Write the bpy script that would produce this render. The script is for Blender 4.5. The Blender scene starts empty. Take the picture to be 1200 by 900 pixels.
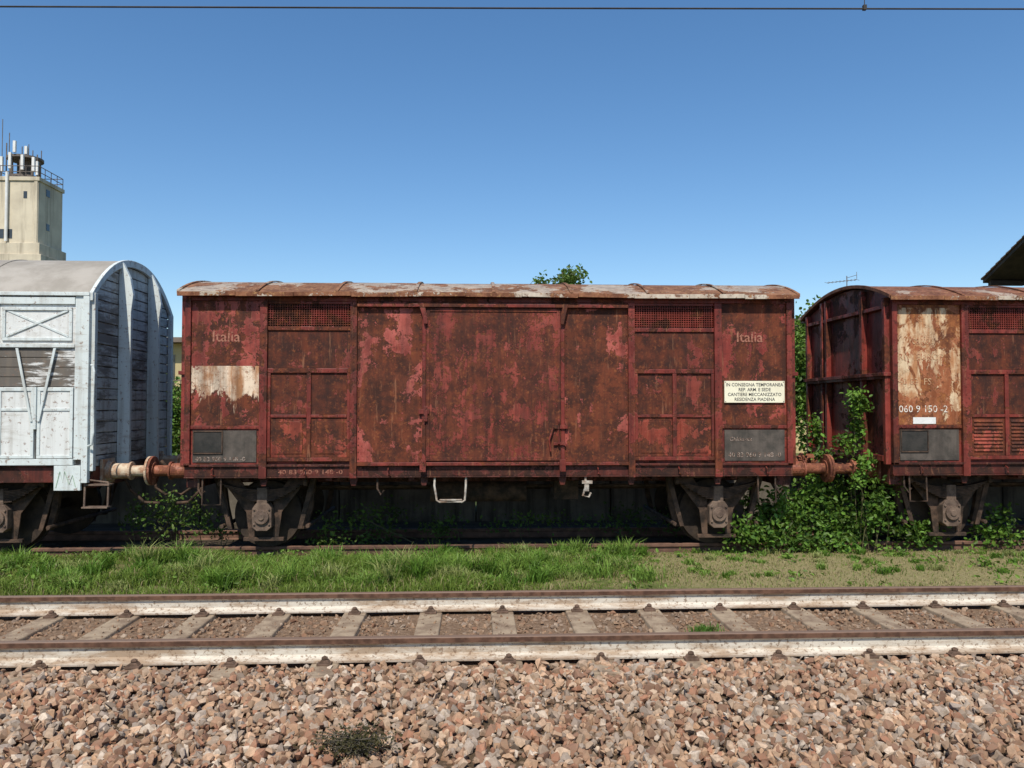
import bpy, bmesh, math, random
import numpy as np
from mathutils import Vector, Matrix
random.seed(7); rng=np.random.default_rng(7)
S=bpy.context.scene
S.view_settings.view_transform='Standard'; S.view_settings.look='None'; S.view_settings.exposure=0
COL=S.collection

# ------------------------------------------------------------ node helper
class NT:
    def __init__(s,name):
        s.m=bpy.data.materials.new(name); s.m.use_nodes=True
        s.t=s.m.node_tree; s.b=s.t.nodes['Principled BSDF']; s.out=s.t.nodes['Material Output']
        s.tc=s.t.nodes.new('ShaderNodeTexCoord').outputs['Object']
    def n(s,k): return s.t.nodes.new(k)
    def put(s,sock,v):
        if isinstance(v,bpy.types.NodeSocket): s.t.links.new(v,sock)
        elif isinstance(v,(tuple,list)) and len(v)==3 and sock.type=='RGBA': sock.default_value=(*v,1)
        else: sock.default_value=v
    def map(s,scale=(1,1,1),loc=(0,0,0),vec=None):
        k=s.n('ShaderNodeMapping'); s.put(k.inputs['Vector'],vec or s.tc)
        k.inputs['Scale'].default_value=scale; k.inputs['Location'].default_value=loc; return k.outputs[0]
    def noise(s,scale,detail=6,rough=.55,vec=None,dist=0):
        k=s.n('ShaderNodeTexNoise'); s.put(k.inputs['Vector'],vec or s.tc)
        k.inputs['Scale'].default_value=scale;k.inputs['Detail'].default_value=detail
        k.inputs['Roughness'].default_value=rough;k.inputs['Distortion'].default_value=dist
        return k.outputs['Fac']
    def voro(s,scale,vec=None,out='Distance',feature='F1'):
        k=s.n('ShaderNodeTexVoronoi'); k.feature=feature; s.put(k.inputs['Vector'],vec or s.tc); k.inputs['Scale'].default_value=scale
        return k.outputs[out]
    def ramp(s,f,a,b):
        k=s.n('ShaderNodeMapRange'); s.put(k.inputs[0],f); s.put(k.inputs[1],a); s.put(k.inputs[2],b)
        k.interpolation_type='SMOOTHSTEP'; return k.outputs[0]
    def math(s,op,a,b=0.0):
        k=s.n('ShaderNodeMath'); k.operation=op; s.put(k.inputs[0],a); s.put(k.inputs[1],b); return k.outputs[0]
    def mix(s,f,a,b,mode='MIX'):
        k=s.n('ShaderNodeMix'); k.data_type='RGBA'; k.blend_type=mode
        s.put(k.inputs[0],f); s.put(k.inputs[6],a); s.put(k.inputs[7],b); return k.outputs[2]
    def xyz(s,vec=None):
        k=s.n('ShaderNodeSeparateXYZ'); s.put(k.inputs[0],vec or s.tc); return k.outputs
    def attr(s,name='Col'):
        k=s.n('ShaderNodeAttribute'); k.attribute_name=name; return k.outputs['Color']
    def bump(s,h,st=.4,d=.01):
        k=s.n('ShaderNodeBump'); k.inputs['Strength'].default_value=st;k.inputs['Distance'].default_value=d
        s.put(k.inputs['Height'],h); s.put(s.b.inputs['Normal'],k.outputs[0])
    def done(s,col,rough=.8,metal=0,spec=.3):
        s.put(s.b.inputs['Base Color'],col); s.put(s.b.inputs['Roughness'],rough); s.b.inputs['Metallic'].default_value=metal
        s.b.inputs['Specular IOR Level'].default_value=spec
        return s.m

def rust_mat(name,paint,paint2,r1,r2,cover=.5,scale=1.5,streak=.35,seed=0,grime=.45,cream=None,fine=.12,gk=.3,pitc=.75):
    n=NT(name); v=n.map(loc=(seed*3.1,seed*1.7,seed*2.3))
    big=n.noise(scale,9,.64,v,.35)
    st=n.noise(1,5,.65,n.map((9,9,.9),(seed,0,0)))
    fn=n.noise(24,5,.7,v)
    m=n.math('ADD',big,n.math('MULTIPLY',n.math('SUBTRACT',st,.5),streak))
    m=n.math('ADD',m,n.math('MULTIPLY',n.math('SUBTRACT',fn,.5),fine))
    mask=n.ramp(m,cover-.012,cover+.016)
    rust=n.mix(n.ramp(n.noise(4.5,8,.72,v),.38,.62),r1,r2)
    rust=n.mix(n.ramp(fn,.54,.68),rust,(r2[0]*1.45,r2[1]*1.85,r2[2]*1.5))
    pc=n.mix(n.ramp(n.noise(2.3,6,.66,n.map(loc=(9+seed,2,5))),.40,.62),paint,paint2)
    rim=n.ramp(m,cover-.04,cover-.004)
    pc=n.mix(n.math('MULTIPLY',rim,.4),pc,tuple(min(1,c*1.25+.03) for c in paint2))
    col=n.mix(mask,pc,rust)
    pit=n.ramp(n.noise(13,6,.78,n.map(loc=(seed+4,8,1))),.55,.63)
    col=n.mix(n.math('MULTIPLY',pit,pitc),col,r1)
    if cream:
        x0,x1,z0,z1,cc,thr=cream
        X,_,Z=n.xyz()
        bm=n.math('MULTIPLY',n.math('GREATER_THAN',X,x0),n.math('LESS_THAN',X,x1))
        bm=n.math('MULTIPLY',bm,n.math('LESS_THAN',Z,z1))
        g=n.ramp(Z,z0-.08,z0+.5)
        cb=n.noise(3.4,8,.74,n.map((1,1,.6),(seed*2+1,0,3)),.5)
        cn=n.math('ADD',cb,n.math('MULTIPLY',st,.30))
        cm=n.math('MULTIPLY',bm,n.ramp(n.math('ADD',cn,n.math('MULTIPLY',g,gk)),thr-.01,thr+.03))
        stain=n.ramp(n.math('ADD',n.math('MULTIPLY',n.noise(1,5,.65,n.map((9,9,1.6),(2,seed,0))),.6),n.math('MULTIPLY',n.noise(5,6,.7,v),.4)),.42,.58)
        cc2=n.mix(stain,cc,(.42,.20,.09))
        cc2=n.mix(n.math('MULTIPLY',pit,.65),cc2,(.24,.085,.032))
        col=n.mix(cm,col,cc2)
    gr=n.ramp(n.noise(1,5,.66,n.map((9,9,.8),(0,seed+3,0))),.38,.68)
    col=n.mix(n.math('MULTIPLY',gr,grime),col,(.026,.011,.008))
    lg=n.ramp(n.noise(1,5,.72,n.map((18,18,2.0),(3,seed+1,0))),.58,.70)
    col=n.mix(n.math('MULTIPLY',lg,.45),col,(.33,.145,.075))
    h=n.math('ADD',n.math('MULTIPLY',mask,-.4),n.math('MULTIPLY',n.noise(2.2,2,.5),3.0))
    n.bump(h,.8,.010)
    return n.done(col,n.math('ADD',n.math('MULTIPLY',mask,.3),.48),spec=.28)

R1=(.046,.014,.008);R2=(.150,.036,.015)
M={}
M['patch']=rust_mat('paint_peeling_large',(.22,.038,.026),(.38,.088,.066),R1,R2,cover=.475,scale=1.5,streak=.20,seed=1,grime=.45,fine=.2)
M['patch2']=rust_mat('paint_peeling_large_b',(.23,.040,.027),(.38,.090,.066),R1,R2,cover=.445,scale=1.8,streak=.40,seed=4,grime=.5,fine=.2)
M['door']=rust_mat('door_rusted_paint',(.18,.030,.020),(.26,.052,.034),(.058,.016,.010),(.15,.036,.016),cover=.44,scale=3.4,streak=.60,seed=2,grime=.65,fine=.55)
M['brown']=rust_mat('rust_brown_panel',(.15,.026,.017),(.21,.042,.027),(.038,.012,.008),(.12,.028,.012),cover=.4,scale=2.4,streak=.4,seed=3,grime=.6,fine=.3)
M['frame']=rust_mat('frame_red_oxide',(.15,.024,.017),(.22,.040,.028),R1,R2,cover=.52,scale=3,streak=.2,seed=5,grime=.55)
M['redlow']=rust_mat('red_lower_shutter',(.21,.036,.020),(.30,.060,.034),R1,R2,cover=.48,scale=3,streak=.35,seed=6,grime=.5,fine=.3)
M['endL']=rust_mat('end_panel_cream_patch',(.21,.034,.024),(.32,.068,.048),R1,R2,cover=.46,scale=2.4,streak=.35,seed=7,grime=.5,cream=(-3.76,-2.88,1.66,2.335,(.70,.56,.42),.835),fine=.25)
M['endR']=rust_mat('end_panel_right',(.20,.031,.022),(.30,.058,.040),R1,R2,cover=.43,scale=2.4,streak=.35,seed=8,grime=.55,fine=.3)
M['endC']=rust_mat('end_panel_cream_full',(.26,.08,.03),(.36,.13,.055),(.11,.034,.015),(.29,.10,.034),cover=.46,scale=2,streak=.3,seed=9,grime=.3,cream=(5.74,6.68,1.50,3.16,(.66,.50,.32),.75),gk=.12)
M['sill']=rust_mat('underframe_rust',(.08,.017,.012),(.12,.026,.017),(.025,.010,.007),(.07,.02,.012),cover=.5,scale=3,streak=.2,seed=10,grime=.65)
M['end']=rust_mat('end_wall_red',(.17,.027,.020),(.25,.043,.031),R1,R2,cover=.52,scale=1.8,streak=.3,seed=11,grime=.5)
M['roof']=rust_mat('roof_rusty_sheet',(.33,.255,.19),(.42,.35,.27),(.12,.05,.026),(.26,.125,.068),cover=.455,scale=1.4,streak=0,seed=12,grime=.3,fine=.2)
M['roof2']=rust_mat('roof_rusty_sheet_b',(.30,.21,.15),(.40,.31,.23),(.12,.045,.024),(.24,.10,.055),cover=.42,scale=1.6,streak=0,seed=16,grime=.3,fine=.2)
M['fascia']=rust_mat('roof_edge_white',(.58,.51,.41),(.42,.34,.26),(.12,.042,.02),(.27,.115,.058),cover=.435,scale=1.1,streak=0,seed=13,grime=.2,fine=.25)

def simple(name,c1,c2,sc=3,rough=.8,metal=0,bump=.3,streak=0,det=6,thr=(.35,.65),spec=.3):
    n=NT(name); f=n.ramp(n.noise(sc,det,.65),*thr)
    col=n.mix(f,c1,c2)
    if streak:
        g=n.ramp(n.noise(1,5,.6,n.map((9,9,.6))),.42,.7); col=n.mix(n.math('MULTIPLY',g,streak),col,tuple(c*.35 for c in c1))
    if bump: n.bump(n.noise(sc*8,3,.6),bump,.01)
    return n.done(col,rough,metal,spec)
M['greypanel']=simple('grey_stencil_panel',(.050,.044,.037),(.105,.086,.072),5,streak=.4)
M['black']=simple('blackboard',(.020,.020,.018),(.040,.036,.032),6)
M['gear']=simple('running_gear_grime',(.026,.018,.013),(.10,.060,.040),7,bump=.6)
M['gear2']=simple('axlebox_dusty',(.085,.056,.042),(.18,.125,.092),9,bump=.6)
M['wheel']=simple('wheel_steel_dirty',(.022,.015,.012),(.055,.037,.025),4)
M['buffer']=rust_mat('buffer_rust',(.25,.080,.045),(.32,.12,.07),(.10,.03,.018),(.22,.075,.038),cover=.5,scale=5,seed=14,grime=.3)
M['cream']=simple('cream_buffer_paint',(.55,.46,.34),(.32,.17,.10),9)
M['palemetal']=simple('pale_step_metal',(.48,.44,.38),(.2,.13,.09),9)
M['signplate']=simple('notice_plate_cream',(.82,.78,.60),(.72,.67,.50),2,bump=.02,rough=.5)
M['ink']=simple('notice_lettering',(.05,.05,.055),(.08,.08,.08),30,bump=0)
M['faded']=simple('faded_lettering',(.34,.15,.10),(.18,.055,.035),22,thr=(.46,.58),bump=0)
M['faded2']=simple('faded_lettering_on_cream',(.33,.12,.06),(.50,.32,.18),22,thr=(.42,.55),bump=0)
M['whitetext']=simple('stencil_lettering',(.36,.28,.23),(.12,.07,.05),25,thr=(.42,.56),bump=0)
M['whitetext2']=simple('stencil_lettering_bright',(.72,.66,.58),(.40,.22,.14),25,thr=(.47,.6),bump=0)

# ------------------------------------------------------------ mesh builder
def root(name,loc):
    e=bpy.data.objects.new(name,None); e.location=loc; e.empty_display_size=.3; COL.objects.link(e); return e
def adopt(o,par):
    if par is not None:
        o.parent=par; o.matrix_parent_inverse=Matrix.Translation(-Vector(par.location))
class B:
    def __init__(s): s.v=[];s.f=[]
    def add(s,vs,fs):
        k=len(s.v); s.v+= [tuple(p) for p in vs]; s.f+=[tuple(i+k for i in f) for f in fs]; return s
    def box(s,x0,x1,y0,y1,z0,z1):
        if x0>x1:x0,x1=x1,x0
        return s.add([(x0,y0,z0),(x1,y0,z0),(x1,y1,z0),(x0,y1,z0),(x0,y0,z1),(x1,y0,z1),(x1,y1,z1),(x0,y1,z1)],
          [(0,3,2,1),(4,5,6,7),(0,1,5,4),(1,2,6,5),(2,3,7,6),(3,0,4,7)])
    def prism(s,prof,axis,a,b):
        n=len(prof); vs=[]
        for t in (a,b):
            for p,q in prof:
                vs.append({'x':(t,p,q),'y':(p,t,q),'z':(p,q,t)}[axis])
        fs=[tuple(range(n)),tuple(range(2*n-1,n-1,-1))]
        for i in range(n):
            j=(i+1)%n; fs.append((i,i+n,j+n,j))
        return s.add(vs,fs)
    def tube(s,pts,r,seg=8,rs=None):
        pts=[Vector(p) for p in pts]; n=len(pts)
        d0=(pts[1]-pts[0]).normalized(); up=Vector((0,0,1)) if abs(d0.z)<.9 else Vector((1,0,0))
        vs=[]
        for i,p in enumerate(pts):
            d=(pts[min(i+1,n-1)]-pts[max(i-1,0)]).normalized()
            a=d.cross(up).normalized(); b=d.cross(a).normalized(); rr=rs[i] if rs else r
            for k in range(seg):
                t=2*math.pi*k/seg; vs.append(p+a*math.cos(t)*rr+b*math.sin(t)*rr)
        fs=[]
        for i in range(n-1):
            for k in range(seg):
                k2=(k+1)%seg; fs.append((i*seg+k,i*seg+k2,(i+1)*seg+k2,(i+1)*seg+k))
        fs.append(tuple(range(seg))[::-1]); fs.append(tuple((n-1)*seg+k for k in range(seg)))
        return s.add(vs,fs)
    def cyl(s,p0,p1,r,seg=24): return s.tube([p0,p1],r,seg)
    def obj(s,name,mat,par=None,bevel=0,smooth=False):
        me=bpy.data.meshes.new(name); me.from_pydata(s.v,[],s.f)
        bm=bmesh.new(); bm.from_mesh(me); bmesh.ops.recalc_face_normals(bm,faces=bm.faces); bm.to_mesh(me); bm.free()
        me.materials.append(mat); o=bpy.data.objects.new(name,me); COL.objects.link(o); adopt(o,par)
        if smooth:
            for p in me.polygons: p.use_smooth=len(p.vertices)==4
        if bevel:
            md=o.modifiers.new('bevel','BEVEL'); md.width=bevel; md.segments=2; md.limit_method='ANGLE'; md.harden_normals=False
        return o
def text(body,x,y,z,size,mat,par,name='lettering',align='LEFT',sx=1.0,bold=0):
    c=bpy.data.curves.new(name,'FONT'); c.body=body; c.size=size; c.extrude=.0008; c.align_x=align; c.resolution_u=2; c.offset=bold
    o=bpy.data.objects.new(name,c); o.data.materials.append(mat); COL.objects.link(o)
    o.parent=par; o.location=Vector((x,y,z))-Vector(par.location); o.rotation_euler=(math.pi/2,0,0); o.scale=(sx,1,1); return o

def np_mesh(name,V,T,mat,cols=None,par=None,smooth=False):
    me=bpy.data.meshes.new(name); V=np.asarray(V,dtype=np.float32); T=np.asarray(T,dtype=np.int32)
    k=T.shape[1]
    me.vertices.add(len(V)); me.vertices.foreach_set('co',V.ravel())
    me.loops.add(T.size); me.loops.foreach_set('vertex_index',T.ravel())
    me.polygons.add(len(T)); me.polygons.foreach_set('loop_start',np.arange(0,T.size,k,dtype=np.int32))
    me.polygons.foreach_set('loop_total',np.full(len(T),k,dtype=np.int32))
    me.polygons.foreach_set('use_smooth',np.full(len(T),smooth))
    me.update(calc_edges=True); me.validate()
    if cols is not None:
        a=me.color_attributes.new('Col','FLOAT_COLOR','POINT')
        c=np.ones((len(V),4),dtype=np.float32); c[:,:3]=cols; a.data.foreach_set('color',c.ravel())
    me.materials.append(mat); o=bpy.data.objects.new(name,me); COL.objects.link(o); adopt(o,par); return o

# ------------------------------------------------------------ constants
YS=10.7; YB=13.44; YC=12.07; RZ=-.15
def roof_z(y,peak=3.61,eave=3.30,half=1.49): return peak-(peak-eave)*abs((y-YC)/half)**2.0

def running_gear(xc,par):
    g=B(); zc=RZ+.46
    for sgn in (1,-1):
        yo=YC-sgn*1.02
        y0,y1=(yo-.012,yo+.012)
        for s in (1,-1):
            g.prism([(xc+s*.62,.86),(xc+s*.36,.86),(xc+s*.125,.50),(xc+s*.125,.02),(xc+s*.20,.02),(xc+s*.24,.36)],'y',y0,y1)
            g.box(xc+s*.42,xc+s*.5,y0-.02*sgn-.02,y1+.02,.80,.93)
        g.box(xc-.27,xc+.27,y0-.014,y1+.014,-.03,.018)
        g.box(xc-.34,xc+.34,y0-.004,y1+.004,.80,.858)
        for i in range(8):
            hl=.56-.055*i; zz=.655-i*.02; pr=[]
            K=8
            for k in range(K+1):
                t=-1+2*k/K; pr.append((xc+hl*t, zz+.30*(hl*t)**2))
            pr2=[(a,b+.016) for a,b in pr[::-1]]
            ysp=yo-sgn*.07
            g.prism(pr+pr2,'y',ysp-.045,ysp+.045)
        for s in (1,-1):
            g.box(xc+s*.575-.02,xc+s*.575+.02,yo-sgn*.07-.03,yo-sgn*.07+.03,.72,.87)
            g.cyl((xc+s*.57,yo-sgn*.07-.055,.755),(xc+s*.57,yo-sgn*.07+.055,.755),.03,12)
            g.prism([(xc+s*.60,.86),(xc+s*.66,.86),(xc+s*.62,.40),(xc+s*.54,.10),(xc+s*.47,.10),(xc+s*.54,.42)],'y',YC-sgn*.80-.04,YC-sgn*.80+.04)
            g.prism([(xc+s*.62,.84),(xc+s*.70,.84),(xc+s*.50,.12),(xc+s*.44,.12)],'y',YC-sgn*.97-.01,YC-sgn*.97+.01)
    g.cyl((xc-.58,YC-1.0,.16),(xc-.58,YC+1.0,.16),.03,8); g.cyl((xc+.58,YC-1.0,.16),(xc+.58,YC+1.0,.16),.03,8)
    g.obj('suspension_frame',M['gear'],par,.004)
    a=B()
    for sgn in (1,-1):
        yo=YC-sgn*1.02
        a.prism([(xc-.13,.17),(xc-.13,.42),(xc-.08,.49),(xc+.08,.49),(xc+.13,.42),(xc+.13,.17),(xc+.07,.12),(xc-.07,.12)],'y',yo-.13 if sgn>0 else yo-.06,yo+.06 if sgn>0 else yo+.13)
        a.cyl((xc,yo-sgn*.125,zc),(xc,yo-sgn*.165,zc),.10,20); a.cyl((xc,yo-sgn*.16,zc),(xc,yo-sgn*.18,zc),.045,12)
        for s in(1,-1):
            for t in(1,-1): a.cyl((xc+s*.10,yo-sgn*.13,zc+t*.10),(xc+s*.10,yo-sgn*.15,zc+t*.10),.017,6)
        a.box(xc-.07,xc+.07,yo-sgn*.07-.055,yo-sgn*.07+.055,.485,.70)
    a.obj('axle_box',M['gear2'],par,.008)
    w=B()
    for sgn in (1,-1):
        yi=YC-sgn*.72
        w.cyl((xc,yi-sgn*.09,zc),(xc,yi+sgn*.03,zc),.46,48); w.cyl((xc,yi+sgn*.03,zc),(xc,yi+sgn*.06,zc),.488,48)
        w.cyl((xc,yi-sgn*.16,zc),(xc,yi-sgn*.09,zc),.12,20)
    w.cyl((xc,YC-1.0,zc),(xc,YC+1.0,zc),.075,16)
    w.obj('wheelset',M['wheel'],par,.006,False)

def buffers(xb,sg,mid,par,mat):
    b=B()
    for yb in (YC-.875,YC+.875):
        z=.915
        b.box(xb+sg*.002,xb+sg*.035,yb-.19,yb+.19,z-.17,z+.17)
        b.cyl((xb+sg*.035,yb,z),(xb+sg*.10,yb,z),.135,24)
        b.cyl((xb+sg*.10,yb,z),(xb+sg*.34,yb,z),.105,24)
        b.cyl((xb+sg*.33,yb,z),(xb+sg*.36,yb,z),.125,24)
        b.cyl((xb+sg*.36,yb,z),(mid-sg*.035,yb,z),.075,24)
        b.cyl((mid-sg*.05,yb,z),(mid-sg*.035,yb,z),.12,24)
        b.cyl((mid-sg*.036,yb,z),(mid-sg*.004,yb,z),.20,32)
    b.obj('buffer',mat,par,.005)
    h=B()
    h.box(xb+sg*.0,xb+sg*.3,YC-.04,YC+.04,.86,.93)
    h.tube([(xb+sg*.3,YC,.895),(xb+sg*.42,YC,.86),(xb+sg*.46,YC,.93),(xb+sg*.40,YC,.99)],.03,8)
    h.tube([(xb+sg*.02,YC-.35,.80),(xb+sg*.12,YC-.36,.6),(xb+sg*.3,YC-.33,.42),(xb+sg*.5,YC-.28,.40)],.022,8)
    h.tube([(xb+sg*.30,YC-.06,.88),(xb+sg*.36,YC-.07,.6),(xb+sg*.5,YC-.06,.5),(mid,YC-.06,.55)],.02,8)
    h.obj('coupling_and_hose',M['gear'],par)

def arc_profile(inset=0.0,peak=3.61,eave=3.30,half=1.49,n=16,y0=None,y1=None):
    y0=y0 if y0 is not None else YC-half; y1=y1 if y1 is not None else YC+half
    return [(y0+(y1-y0)*i/n, roof_z(y0+(y1-y0)*i/n,peak,eave,half)-inset) for i in range(n+1)]

def red_wagon(name,c,mats,right=False):
    r=root(name,(c,YC,RZ)); H=4.075
    x0,x1=c-H,c+H
    RM_=M['roof2'] if right else M['roof']
    top=arc_profile(.035,y0=YS+.05,y1=YB-.05)
    B().prism([(YS+.05,1.0)]+top+[(YB-.05,1.0)],'x',x0+.01,x1-.01).obj('body_core',M['end'],r)
    rf=B(); ns=8; L=2*H+.16; 
    for i in range(ns):
        a=x0-.08+L*i/ns; b=a+L/ns-.004
        dz=random.uniform(-.004,.006)
        up=arc_profile(-dz-.012); lo=arc_profile(.018-dz)
        rf.prism(lo+up[::-1],'x',a,b)
    rf.obj('roof',RM_,r,.003)
    sm=B()
    for i in range(1,ns):
        a=x0-.08+L*i/ns
        sm.prism(arc_profile(-.0185)+arc_profile(-.036)[::-1],'x',a-.022,a+.022)
    for a in (x0-.082,x1+.042):
        sm.prism(arc_profile(.02)+arc_profile(-.03)[::-1],'x',a,a+.04)
    sm.obj('roof_seams',RM_,r,.003)
    fa=B(); nf=11
    for i in range(nf):
        a=x0-.07+(L-.02)*i/nf; b=a+(L-.02)/nf-.005; d=random.uniform(-.010,.008); e=random.uniform(-.007,.007)
        fa.prism([(a,3.255+d),(b,3.255+e),(b,3.312+e),(a,3.312+d)],'y',YC-1.512,YC-1.492); fa.box(a,b,YC+1.492,YC+1.51,3.245,3.315)
    fa.obj('roof_edge',M['fascia'],r,.003)
    fr=B()
    for (ya,yb,yf,yg) in ((YS-.04,YS+.05,YS-.03,YS+.05),(YB-.05,YB+.04,YB-.05,YB+.03)):
        for s in (-1,1):
            fr.box(c+s*3.00,c+s*3.10,ya,yb,.845,3.20)
            fr.box(c+s*1.82,c+s*1.91,ya,yb,.845,3.20)
            fr.box(c+s*4.00,c+s*4.075,ya+.01,yb-.003,1.0,3.22)
        fr.box(x0+.01,x1-.01,yf+.012 if ya<YC else yf,yg if ya<YC else yg-.012,3.202,3.27)
    for s in (-1,1):
        fr.box(c+s*.905,c+s*.955,YS-.035,YS+.04,1.0,3.12)
        a,b=c+s*1.912,c+s*2.998
        fr.box(a,b,YS-.01,YS+.04,3.165,3.2); fr.box(a,b,YS-.018,YS+.04,2.81,2.865)
        fr.box(a,b,YS-.018,YS+.04,2.245,2.305); fr.box(a,b,YS-.018,YS+.04,1.07,1.12)
        m=(a+b)/2
        fr.box(m-.028,m+.028,YS-.014,YS+.04,1.122,2.243)
        aa,bb=min(a,b),max(a,b)
        fr.box(aa+.001,aa+.04,YS-.014,YS+.04,1.122,2.243); fr.box(bb-.04,bb-.001,YS-.014,YS+.04,1.122,2.243)
        fr.box(aa+.042,m-.03,YS-.012,YS+.04,1.65,1.69); fr.box(m+.03,bb-.042,YS-.012,YS+.04,1.65,1.69)
        e0,e1=c+s*3.102,c+s*3.998
        fr.box(e0,e1,YS-.012,YS+.04,1.50,1.545)
    fr.box(c-1.815,c+1.815,YS-.075,YS-.035,3.125,3.17)
    fr.box(c-1.815,c+1.815,YS-.028,YS+.04,3.172,3.2)
    fr.box(c-1.815,c+1.815,YS-.055,YS+.02,1.01,1.055)
    fr.obj('side_frame',M['frame'],r,.005)
    si=B()
    si.box(x0,x1,YS+.0,YS+.09,.87,1.0); si.box(x0,x1,YS-.03,YS+.09,1.0015,1.03); si.box(x0,x1,YS-.02,YS+.09,.852,.868)
    si.box(x0,x1,YB-.09,YB,.87,1.03)
    for s in(-1,1):
        si.box(c+s*4.078,c+s*3.9,YS+.10,YB-.10,.72,1.03)
    si.box(x0+.2,x1-.2,YC-.55,YC-.45,.72,.998); si.box(x0+.2,x1-.2,YC+.45,YC+.55,.72,.998)
    for k in range(-3,4): si.box(c+k*1.1-.04,c+k*1.1+.04,YS+.1,YB-.1,.8,.997)
    for k in (-3.05,-1.865,-.93,.93,1.865,3.05):
        si.prism([(c+k-.06,.85),(c+k+.06,.85),(c+k+.03,.74),(c+k-.03,.74)],'y',YS+.03,YS+.05)
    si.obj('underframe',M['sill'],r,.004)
    def sheet(nm,a,b,z0,z1,mt,y=YS): B().box(a,b,y,YS+.05,z0,z1).obj(nm,mt,r,.003)
    sheet('end_sheet_left',c-3.998,c-3.102,1.546,3.2,mats[0]); sheet('end_sheet_right',c+3.102,c+3.998,1.546,3.2,mats[5])
    sheet('door_sheet_left',c-1.818,c-.957,1.057,3.122,mats[1],YS-.008); sheet('door_sheet_right',c+.957,c+1.818,1.057,3.122,mats[4],YS-.008)
    B().box(c-.903,c+.903,YS-.03,YS+.03,1.06,3.122).obj('sliding_door',mats[2],r,.004)
    d=B()
    for s in(-1,1):
        d.box(c+s*.855,c+s*.90,YS-.042,YS-.0305,1.075,3.11)
    d.box(c-.853,c+.853,YS-.042,YS-.0305,3.07,3.11); d.box(c-.853,c+.853,YS-.042,YS-.0305,1.075,1.12)
    d.box(c-.006,c+.006,YS-.034,YS-.0302,1.122,3.068)
    d.obj('door_edge_strips',M['door'],r,.002)
    for s in (-1,1):
        a,b=sorted((c+s*1.912,c+s*2.998))
        sheet('upper_sheet',a,b,2.307,2.808,M['brown'],YS+.002)
        m=(a+b)/2
        k=B()
        for (p,q) in ((a+.042,m-.03),(m+.03,b-.042)):
            k.box(p,q,YS+.008,YS+.05,1.692,2.243)
        k.obj('shutter_upper',M['brown'],r,.003)
        k=B()
        for (p,q) in ((a+.042,m-.03),(m+.03,b-.042)):
            k.box(p,q,YS+.006,YS+.05,1.122,1.648)
            if right:
                for i in range(9):
                    z=1.18+i*.05; k.prism([(YS-.008,z),(YS+.006,z+.03),(YS+.006,z+.036),(YS-.010,z+.006)],'x',p+.03,q-.03)
            else:
                k.box(p+.05,q-.05,YS-.002,YS+.007,1.17,1.60)
        k.obj('shutter_lower',M['redlow'],r,.003)
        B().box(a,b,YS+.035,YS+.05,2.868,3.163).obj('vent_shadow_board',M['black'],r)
        lv=B(); nl=9
        for i in range(nl):
            z=2.885+i*(.27/nl)
            lv.prism([(YS-.004,z),(YS+.028,z+.020),(YS+.028,z+.026),(YS-.006,z+.007)],'x',a+.004,b-.004)
        for i in range(1,34):
            x=a+(b-a)*i/34; lv.box(x-.0045,x+.0045,YS-.012,YS-.006,2.87,3.16)
        lv.obj('vent_louvres',M['frame'],r)
        e0,e1=sorted((c+s*3.14,c+s*3.97))
        B().box(c+s*3.102,c+s*3.998,YS+.012,YS+.05,1.032,1.498).obj('lower_sheet',M['frame'],r)
        B().box(e0,e1,YS+.0,YS+.013,1.06,1.48).obj('stencil_panel',M['greypanel'],r,.002)
    e=c-3.95
    B().box(e,e+.36,YS-.008,YS-.001,1.19,1.46).obj('blackboard',M['black'],r,.002)
    f=B()
    f.box(e-.015,e+.375,YS-.016,YS-.002,1.462,1.478);f.box(e-.015,e+.375,YS-.016,YS-.002,1.172,1.188)
    f.box(e-.015,e-.001,YS-.016,YS-.002,1.19,1.46);f.box(e+.361,e+.375,YS-.016,YS-.002,1.19,1.46)
    f.obj('board_frame',M['gear'],r)
    hw=B()
    hw.tube([(c+.87,YS-.06,1.62),(c+.87,YS-.10,1.60),(c+.87,YS-.10,1.30),(c+.87,YS-.06,1.28)],.014,8)
    hw.box(c+.78,c+.99,YS-.062,YS-.046,1.50,1.55); hw.box(c+.80,c+.97,YS-.062,YS-.046,1.28,1.32)
    hw.tube([(c+.80,YS-.07,1.53),(c+.74,YS-.09,1.35),(c+.76,YS-.08,1.20)],.012,8)
    hw.prism([(c-1.0,3.17),(c-.93,3.17),(c-.88,3.0),(c-.88,2.9),(c-.93,2.9),(c-.95,3.0)],'y',YS-.085,YS-.076)
    hw.prism([(c+1.0,3.17),(c+.93,3.17),(c+.90,3.0),(c+.90,2.9),(c+.94,2.9),(c+.96,3.0)],'y',YS-.085,YS-.077)
    hw.box(c-.98,c-.90,YS-.09,YS-.056,.93,1.09); hw.box(c+.88,c+.96,YS-.09,YS-.056,.93,1.09)
    hw.box(c-1.0,c-.86,YS-.064,YS-.047,1.70,1.76); hw.box(c-.93,c-.88,YS-.075,YS-.0645,1.60,1.80)
    for q in (-3.7,-2.5,-1.4,1.4,2.5,3.7):
        hw.tube([(c+q,YS-.02,.98),(c+q,YS-.07,.96),(c+q,YS-.07,.90),(c+q+.03,YS-.03,.88)],.010,6)
    hw.obj('door_hardware',M['frame'],r,.002)
    rv=B()
    def riv(x,z,y): rv.box(x-.007,x+.007,y-.006,y+.002,z-.007,z+.007)
    for q in (-3.05,-1.865,1.865,3.05):
        for k in range(20): riv(c+q,1.1+k*.108,YS-.04)
    for q in (-3.98,3.98):
        for k in range(16): riv(c+q+(.03 if q>0 else -.03)*.8,1.1+k*.13,YS-.03)
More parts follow.
